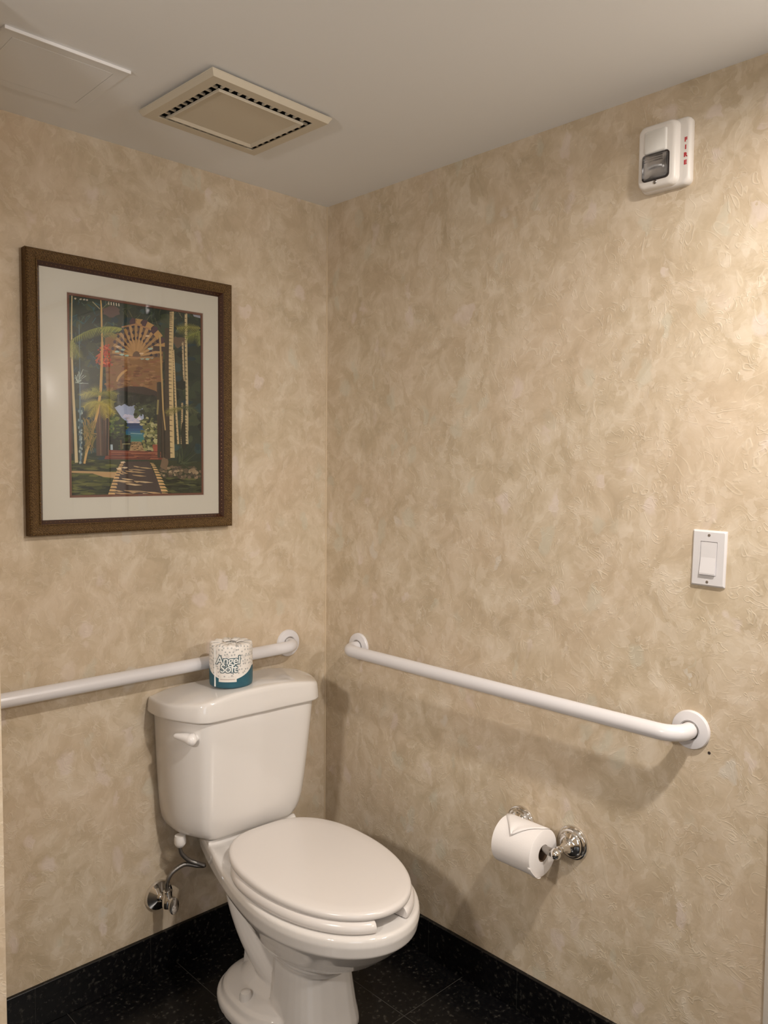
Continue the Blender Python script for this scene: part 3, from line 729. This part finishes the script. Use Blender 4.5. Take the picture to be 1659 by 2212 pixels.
for i in range(9):
    y = -.090+.18*i/8
    for s in (-1, 1): box(bm, (s*.1205-.0085, y-.0026, -.0150), (s*.1205+.0085, y+.0026, -.011))
obj('slot_ribs', bm, GRILLE, G, smooth=False)

# ------------------------------------------------------------------ ceiling access panel
Pn = thing('access_panel', 'white flush access panel painted into the ceiling left of the fan grille', 'panel', (-.9405, -.2475, H))
bm = bmesh.new()
loft(bm, [rz(.1205, .1200, 0), rz(.1205, .1200, -.0024), rz(.1195, .1190, -.0028), rz(.0980, .0925, -.0028), rz(.0980, .0925, -.001)], False, False); fixn(bm)
obj('panel_frame', bm, CEIL, Pn, smooth=False)
bm = bmesh.new(); box(bm, (-.1205, -.1232, -.0062), (.1205, -.1200, 0), .0006, 1)
obj('front_lip', bm, mat('lip_lit_edge', (.88, .87, .87), .3), Pn, smooth=False)  # light caught on the panel edge, put into a whiter colour
bm = bmesh.new(); box(bm, (-.0976, -.0921, -.0030), (.0976, .0921, -.0008), .0006, 1); obj('hatch_door', bm, CEIL, Pn, smooth=False)

# ------------------------------------------------------------------ fire alarm strobe on the right wall
# local frame: X to the photo's right (world -Y), Y up, Z out of the wall (world -X)
def wallB(y, z): return Matrix(((0, 0, -1, 0), (-1, 0, 0, y), (0, 1, 0, z), (0, 0, 0, 1)))
AL = thing('fire_alarm_strobe', 'white fire alarm with clear strobe and red FIRE lettering high on the right wall', 'fire alarm'); AL.matrix_world = wallB(-1.092, 1.994)
def rs(hw, hh, r, z, cx=0, cy=0): return [Vector((cx+x, cy+y, z)) for x, y in rrect(hw, hh, r, 7)]
bm = bmesh.new()
loft(bm, [rs(.0590, .0705, .012, 0), rs(.0595, .0710, .013, .006), rs(.0588, .0703, .014, .0125), rs(.0565, .0680, .015, .0158), rs(.0520, .0640, .015, .0168), rs(.044, .056, .014, .0170)]); fixn(bm)
obj('housing', bm, ALARM, AL, angle=50)
bm = bmesh.new()
loft(bm, [rs(.0480, .0685, .016, .010, -.0110, 0), rs(.0470, .0680, .016, .0200, -.0120, .0005), rs(.0455, .0670, .016, .0262, -.0132, .001), rs(.0425, .0645, .015, .0292, -.0148, .001), rs(.0390, .0610, .013, .0304, -.0155, .001), rs(.020, .040, .01, .0306, -.0155, .001)]); fixn(bm)
obj('raised_face', bm, ALARM, AL, angle=50)
bm = bmesh.new()
loft(bm, [rs(.0275, .0250, .005, .040, -.0155, .0300), rs(.0265, .0240, .005, .0436, -.0155, .0300), rs(.025, .022, .005, .0452, -.0155, .0300)]); fixn(bm)
obj('horn_pad', bm, HORN, AL, angle=50)
bm = bmesh.new()
loft(bm, [rs(.0305, .0290, .008, .0405, -.0150, -.0230), rs(.0305, .0290, .008, .0425, -.0150, -.0230), rs(.0278, .0262, .007, .0425, -.0150, -.0230)], False, False); fixn(bm)
obj('strobe_gasket', bm, GASKET, AL)
bm = bmesh.new()   # mirrored reflector bowl behind the lens
loft(bm, [rs(.0272, .0256, .006, .0440, -.0150, -.0230), rs(.020, .015, .005, .0425, -.0150, -.0245), rs(.008, .006, .003, .0418, -.0150, -.025)], False, True); fixn(bm)
obj('reflector', bm, mat('satin_reflector', (.80, .79, .79), .32, metal=1), AL)
bm = bmesh.new(); tube(bm, [(-.030, -.025, .0455), (-.0150, -.023, .0480), (.000, -.025, .0455)], .0022, 12)
obj('flash_tube', bm, mat('flash_glass', (.8, .8, .8), .1), AL)
lm = bpy.data.materials.new('clear_lens'); lm.use_nodes = True; nt = lm.node_tree; nt.nodes.clear()
o_ = nt.nodes.new('ShaderNodeOutputMaterial'); mx = nt.nodes.new('ShaderNodeMixShader'); tr = nt.nodes.new('ShaderNodeBsdfTransparent'); gl = nt.nodes.new('ShaderNodeBsdfGlossy'); fr = nt.nodes.new('ShaderNodeFresnel')
fr.inputs['IOR'].default_value = 1.55; gl.inputs['Roughness'].default_value = .04; tr.inputs[0].default_value = (.90, .90, .91, 1)
nt.links.new(fr.outputs[0], mx.inputs[0]); nt.links.new(tr.outputs[0], mx.inputs[1]); nt.links.new(gl.outputs[0], mx.inputs[2]); nt.links.new(mx.outputs[0], o_.inputs[0])
bm = bmesh.new()
loft(bm, [rs(.0272, .0256, .006, .0418, -.0150, -.0230), rs(.0266, .0250, .006, .0500, -.0150, -.0230), rs(.0225, .0200, .006, .0535, -.0150, -.0225), rs(.016, .012, .005, .0550, -.0150, -.0215)], False, True); fixn(bm)
for i in range(3): box(bm, (-.0360, -.0060-i*.0046, .0500), (.0055, -.0040-i*.0046, .0552-.0004*i), .0005, 1)
obj('strobe_lens', bm, lm, AL, angle=40)
bm = bmesh.new(); lathe(bm, [(0, .040), (.0042, .040), (.0042, .0425), (.0030, .0435), (0, .0430)], 16, Matrix.Translation((-.0150, -.0560, 0)))
obj('cover_screw', bm, SCREW, AL)
for o in AL.children:
    if o.name.split('.')[0] in ('horn_pad', 'strobe_gasket', 'reflector', 'flash_tube', 'strobe_lens', 'cover_screw'): o.data.transform(Matrix.Translation((0, 0, -.0108)))
for o in AL.children:
    o.data.transform(Matrix.Translation((.059, .0705, 0)) @ Matrix.Diagonal((.9, .95, 1, 1)) @ Matrix.Translation((-.059, -.0705, 0)))
    if o.name.split('.')[0] in ('strobe_gasket', 'reflector', 'flash_tube', 'strobe_lens'): o.data.transform(Matrix.Translation((-.0075, -.0175, 0)) @ Matrix.Diagonal((1.08, 1.0, 1, 1)) @ Matrix.Translation((.0080, .0175, 0)))
for i, ch in enumerate('FIRE'):
    tb = text_bm(ch, .0112, offset=.0007, extrude=.0002)
    bmesh.ops.transform(tb, matrix=Matrix.Translation((.0495, .0235-i*.0150, .0171)), verts=tb.verts)
    obj('red_letter', tb, RED, AL, smooth=False)

# ------------------------------------------------------------------ light switch
SW = thing('light_switch', 'white rocker light switch with wall plate on the right wall beside the door casing', 'light switch'); SW.matrix_world = wallB(-1.2095, 1.1755) @ Matrix.Rotation(math.radians(-1.0), 4, 'Z')
bm = bmesh.new()
loft(bm, [rs(.0350, .0570, .002, 0), rs(.0350, .0570, .002, .0022), rs(.0315, .0535, .002, .0060), rs(.0175, .0345, .001, .0060), rs(.0172, .0342, .001, .0030)], False, False); fixn(bm)
obj('wall_plate', bm, SWM, SW, angle=25)
bm = bmesh.new()
box(bm, (-.0168, -.0338, .001), (.0168, .0338, .0050))
P_ = [(-.0330, .0050), (-.0330, .0105), (-.0295, .0108), (.002, .0062), (.0330, .0055), (.0330, .0040)]
loft(bm, [[Vector((x, y, z)) for y, z in P_] for x in (-.0155, .0155)]); fixn(bm)
obj('rocker', bm, SWM, SW, smooth=False)
for y in (.0475, -.0475):
    bm = bmesh.new(); lathe(bm, [(0, .0058), (.0028, .0058), (.0027, .0068), (0, .0070)], 14, Matrix.Translation((0, y, 0))); obj('plate_screw', bm, SCREW, SW)

# ------------------------------------------------------------------ toilet paper holder and its roll
HD = thing('toilet_paper_holder', 'chrome two-post toilet paper holder on the right wall below the grab bar', 'toilet paper holder'); HD.matrix_world = wallB(-.835, .480)
for x in (-.074, .074):
    bm = bmesh.new()
    lathe(bm, [(.0400, 0), (.0403, .003), (.0390, .0058), (.0360, .0068), (.0352, .0078), (.0352, .0110), (.0335, .0132), (.0300, .0140), (.0292, .0150), (.0288, .0178), (.0262, .0205), (.0200, .0228), (.0140, .0280), (.0102, .0370), (.0084, .0480), (.0080, .058)], 48, Matrix.Translation((x, 0, 0)))
    pf = obj('wall_flange', bm, CHROME, HD)
    bm = bmesh.new()
    lathe(bm, [(.0078, .050), (.0090, .058), (.0095, .064)], 24, Matrix.Translation((x, 0, 0)))
    bmesh.ops.create_uvsphere(bm, u_segments=28, v_segments=18, radius=.0128, matrix=Matrix.Translation((x, -.004, .074)))
    obj('post_knob', bm, CHROME, HD)
bm = bmesh.new(); lathe(bm, [(.004, -.070), (.006, -.066), (.0095, -.064), (.0095, .064), (.006, .066), (.004, .070)], 28, Matrix.Translation((0, -.004, .074)) @ axis_to((1, 0, 0)))
obj('roller', bm, DULL, HD)
RO = thing('toilet_paper_roll', 'white toilet paper roll with folded point hanging on the chrome holder', 'toilet paper'); RO.matrix_world = wallB(-.821, .4655)
Rr, Rc, HL = .0545, .0200, .0555
bm = bmesh.new()
pr = [(Rc, -HL), (Rr-.002, -HL), (Rr, -HL+.0015), (Rr, HL-.0015), (Rr-.002, HL), (Rc, HL), (Rc-.0006, HL-.001), (Rc-.0006, -HL+.001), (Rc, -HL)]
Mx = Matrix.Translation((0, 0, .074)) @ axis_to((1, 0, 0))
secs = [[Mx @ Vector((r*math.cos(2*PI*i/64), r*math.sin(2*PI*i/64), h)) for i in range(64)] for r, h in pr]
loft(bm, secs, False, False); fixn(bm)
obj('paper_body', bm, PAPER, RO, angle=40)
bm = bmesh.new(); secs = [[Mx @ Vector((r*math.cos(2*PI*i/40), r*math.sin(2*PI*i/40), h)) for i in range(40)] for r, h in ((Rc-.0008, -HL+.0005), (Rc-.0008, HL-.0005), (Rc-.0024, HL-.0005), (Rc-.0024, -HL+.0005), (Rc-.0008, -HL+.0005))]
loft(bm, secs, False, False); fixn(bm); obj('cardboard_core', bm, CARD, RO)
def onroll(x, deg, dr): a = math.radians(deg); return Vector((x, (Rr+dr)*math.sin(a), .074+(Rr+dr)*math.cos(a)))   # 0 deg faces the room, 90 up
bm = bmesh.new()  # the end of the sheet folded to a point, lying on top
rows = []
for i in range(13):
    t = i/12; dg = 118-t*78; half = (HL-.0005)*(1-max(0, (t-.30)/.70)**1.0); dr = .0012+.0045*max(0, t-.35)
    rows.append([onroll(-.004*t+half*s, dg, dr+.0016*math.sin(s*5+t*6)*t) for s in [-1+2*k/8 for k in range(9)]])
loft(bm, rows, False, False, closed=False)
fo = obj('folded_point', bm, PAPER, RO, angle=60); md = fo.modifiers.new('thick', 'SOLIDIFY'); md.thickness = .0009
bm = bmesh.new()  # loose sheet edge slipping past the end of the roll at the bottom
rows = []
for i in range(13):
    t = i/12; dg = -18-t*64; p_ = .0065*math.sin(PI*t)**1.3
    rows.append([onroll(HL-.006+s_*(.006+p_), dg, .0010-.0006*s_) for s_ in [k/5 for k in range(6)]])
loft(bm, rows, False, False, closed=False)
fo = obj('loose_sheet', bm, PAPER, RO, angle=60); md = fo.modifiers.new('thick', 'SOLIDIFY'); md.thickness = .0009

# ------------------------------------------------------------------ wrapped spare roll on the tank lid
def wrapmat():
    m = mat('printed_paper_wrap', rough=.42, spec=.4); N = NT(m); tc = N.n('ShaderNodeTexCoord'); sx = N.n('ShaderNodeSeparateXYZ'); N.l(tc.outputs['Object'], sx.inputs[0])
    ang = N.math('ARCTAN2', sx.outputs[0], N.math('MULTIPLY', sx.outputs[1], -1.0))
    z = sx.outputs[2]
    # wavy teal band: low in the middle of the front, higher towards the side
    a0 = N.math('SUBTRACT', ang, -.10)
    edge = N.math('MINIMUM', .052, N.math('ADD', .0235, N.math('MULTIPLY', N.math('MULTIPLY', a0, a0), .0165)))
    teal = N.math('LESS_THAN', z, edge)
    rimw = N.math('MULTIPLY', N.math('GREATER_THAN', z, edge), N.math('LESS_THAN', z, N.math('ADD', edge, .004)))
    lab = N.math('MULTIPLY', N.math('LESS_THAN', N.math('ABSOLUTE', N.math('SUBTRACT', ang, -.15)), .42), N.math('MULTIPLY', N.math('GREATER_THAN', z, .018), N.math('LESS_THAN', z, .031)))
    comb = N.n('ShaderNodeCombineXYZ'); N.l(N.math('MULTIPLY', ang, .057), comb.inputs[0]); N.l(z, comb.inputs[1])
    v = N.n('ShaderNodeTexVoronoi', i_Scale=105.0, i_Randomness=.75); v.voronoi_dimensions = '2D'; N.l(comb.outputs[0], v.inputs['Vector'])
    dots = N.math('LESS_THAN', v.outputs['Distance'], .24)
    v2 = N.n('ShaderNodeTexVoronoi', i_Scale=38.0, i_Randomness=1.0); v2.voronoi_dimensions = '2D'; N.l(comb.outputs[0], v2.inputs['Vector'])
    big = N.math('LESS_THAN', v2.outputs['Distance'], .20)
    c = N.mix(N.math('MULTIPLY', dots, .75), (.80, .755, .70), (.32, .33, .33))
    c = N.mix(N.math('MULTIPLY', big, .35), c, (.45, .42, .40))
    c = N.mix(rimw, c, (.82, .78, .73))
    n = N.n('ShaderNodeTexNoise', i_Scale=30.0, i_Detail=2.0); N.l(tc.outputs['Object'], n.inputs['Vector'])
    tl = N.mix(n.outputs['Fac'], (.018, .075, .115), (.035, .135, .175))
    c = N.mix(teal, c, tl)
    c = N.mix(lab, c, (.78, .74, .68))
    lab2 = N.math('MULTIPLY', N.math('LESS_THAN', N.math('ABSOLUTE', N.math('SUBTRACT', ang, -.15)), .34), N.math('MULTIPLY', N.math('GREATER_THAN', z, .0235), N.math('LESS_THAN', z, .0262)))
    c = N.mix(N.math('MULTIPLY', lab2, .6), c, (.42, .30, .27))
    N.l(c, N.b.inputs['Base Color'])
    w = N.n('ShaderNodeTexNoise', i_Scale=55.0, i_Detail=2.0, i_Distortion=1.0); N.l(tc.outputs['Object'], w.inputs['Vector'])
    bp = N.n('ShaderNodeBump', i_Strength=.35, i_Distance=.002); N.l(w.outputs['Fac'], bp.inputs['Height']); N.l(bp.outputs[0], N.b.inputs['Normal'])
    return m
# lies on the lid; its printed side is turned to the room
Rm = Matrix.Rotation(TH, 4, 'Z')
wp_ = Matrix.Translation((-.372, -.010, 0)) @ Rm @ Vector((-.0500, -.1180, .7768))
WR = thing('wrapped_toilet_roll', 'spare toilet roll in a white and teal printed paper wrapper standing on the tank lid', 'toilet paper', wp_, (0, 0, math.radians(-34)))
WRR, WRH = .0565, .112
bm = bmesh.new(); rw = random.Random(3)
secs = []
for r, h in [(.052, 0), (.0555, .0025), (.0565, .008), (.0568, .03), (.0565, .06), (.0562, .09), (.0560, .104), (.0545, .110), (.050, .1125), (.038, .1128), (.024, .1115), (.018, .107), (.010, .104)]:
    secs.append([Vector((r*(1+(.006*math.sin(7*a)+.004*math.sin(17*a+h*60)) * (1 if h > .1 else .5))*math.cos(a), r*(1+.005*math.sin(9*a+1))*math.sin(a), h+(.0016*math.sin(11*a)+.0012*math.sin(23*a+1) if h > .108 else 0))) for a in [2*PI*i/72 for i in range(72)]])
loft(bm, secs); fixn(bm)
wrap = obj('paper_wrapper', bm, wrapmat(), WR, angle=60)
bm = bmesh.new()   # pleated twist of paper tucked into the top, with small ears
for a, L, hgt in ((1.1, .032, .007), (.2, .028, .006), (2.2, .026, .005), (3.9, .026, .003), (5.0, .024, .003)):
    d = Vector((math.cos(a), math.sin(a), 0)); n_ = Vector((-d.y, d.x, 0))
    rows = [[d*(.012+L*t)+n_*w*(.012-.004*t)+Vector((0, 0, .110+hgt*math.sin(PI*min(1, t*.9+.1))*(1-.4*abs(w)))) for w in (-1, -.4, .2, 1)] for t in (0, .3, .6, 1)]
    loft(bm, rows, False, False, closed=False)
fo = obj('wrapper_pleats', bm, mat('wrap_paper_inside', (.74, .71, .67), .5), WR, angle=30); md = fo.modifiers.new('thick', 'SOLIDIFY'); md.thickness = .0007
bm = bmesh.new()   # overlapping seam of the wrapper down the side
a0 = math.radians(-90-47)
rows = [[Vector(((WRR+.0012-.0006*k)*math.cos(a0+.035*k), (WRR+.0012-.0006*k)*math.sin(a0+.035*k), .004+.101*j/8)) for k in (0, 1, 2)] for j in range(9)]
loft(bm, rows, False, False, closed=False)
obj('wrapper_seam', bm, mat('wrap_paper_edge', (.80, .79, .76), .45), WR)
def bend(bm, r, z0, a_c):
    for v in bm.verts:
        a = a_c + v.co.x/WRR; rr = r+v.co.z
        v.co = Vector((rr*math.sin(a), -rr*math.cos(a), z0+v.co.y))
for word, size, z0, ac in (('Angel', .0300, .0745, -.13), ('Soft', .0300, .0530, -.10)):
    for off, rad, m_, nm in ((.0021, WRR+.0013, 'dark', 'lettering_outline'), (.0003, WRR+.0017, 'white', 'lettering_face')):
        tb = text_bm(word, size, offset=off, extrude=.0001, shear=.08, spacing=.92)
        bmesh.ops.subdivide_edges(tb, edges=[e for e in tb.edges if e.calc_length() > .004], cuts=2)
        bmesh.ops.triangulate(tb, faces=tb.faces[:])
        bend(tb, rad, z0, ac)
        M_ = bpy.data.materials.get('letter_'+m_) or mat('letter_'+m_, (.045, .10, .125) if m_ == 'dark' else (.80, .80, .76), .45)
        lo = obj(nm, tb, M_, wrap, smooth=False)
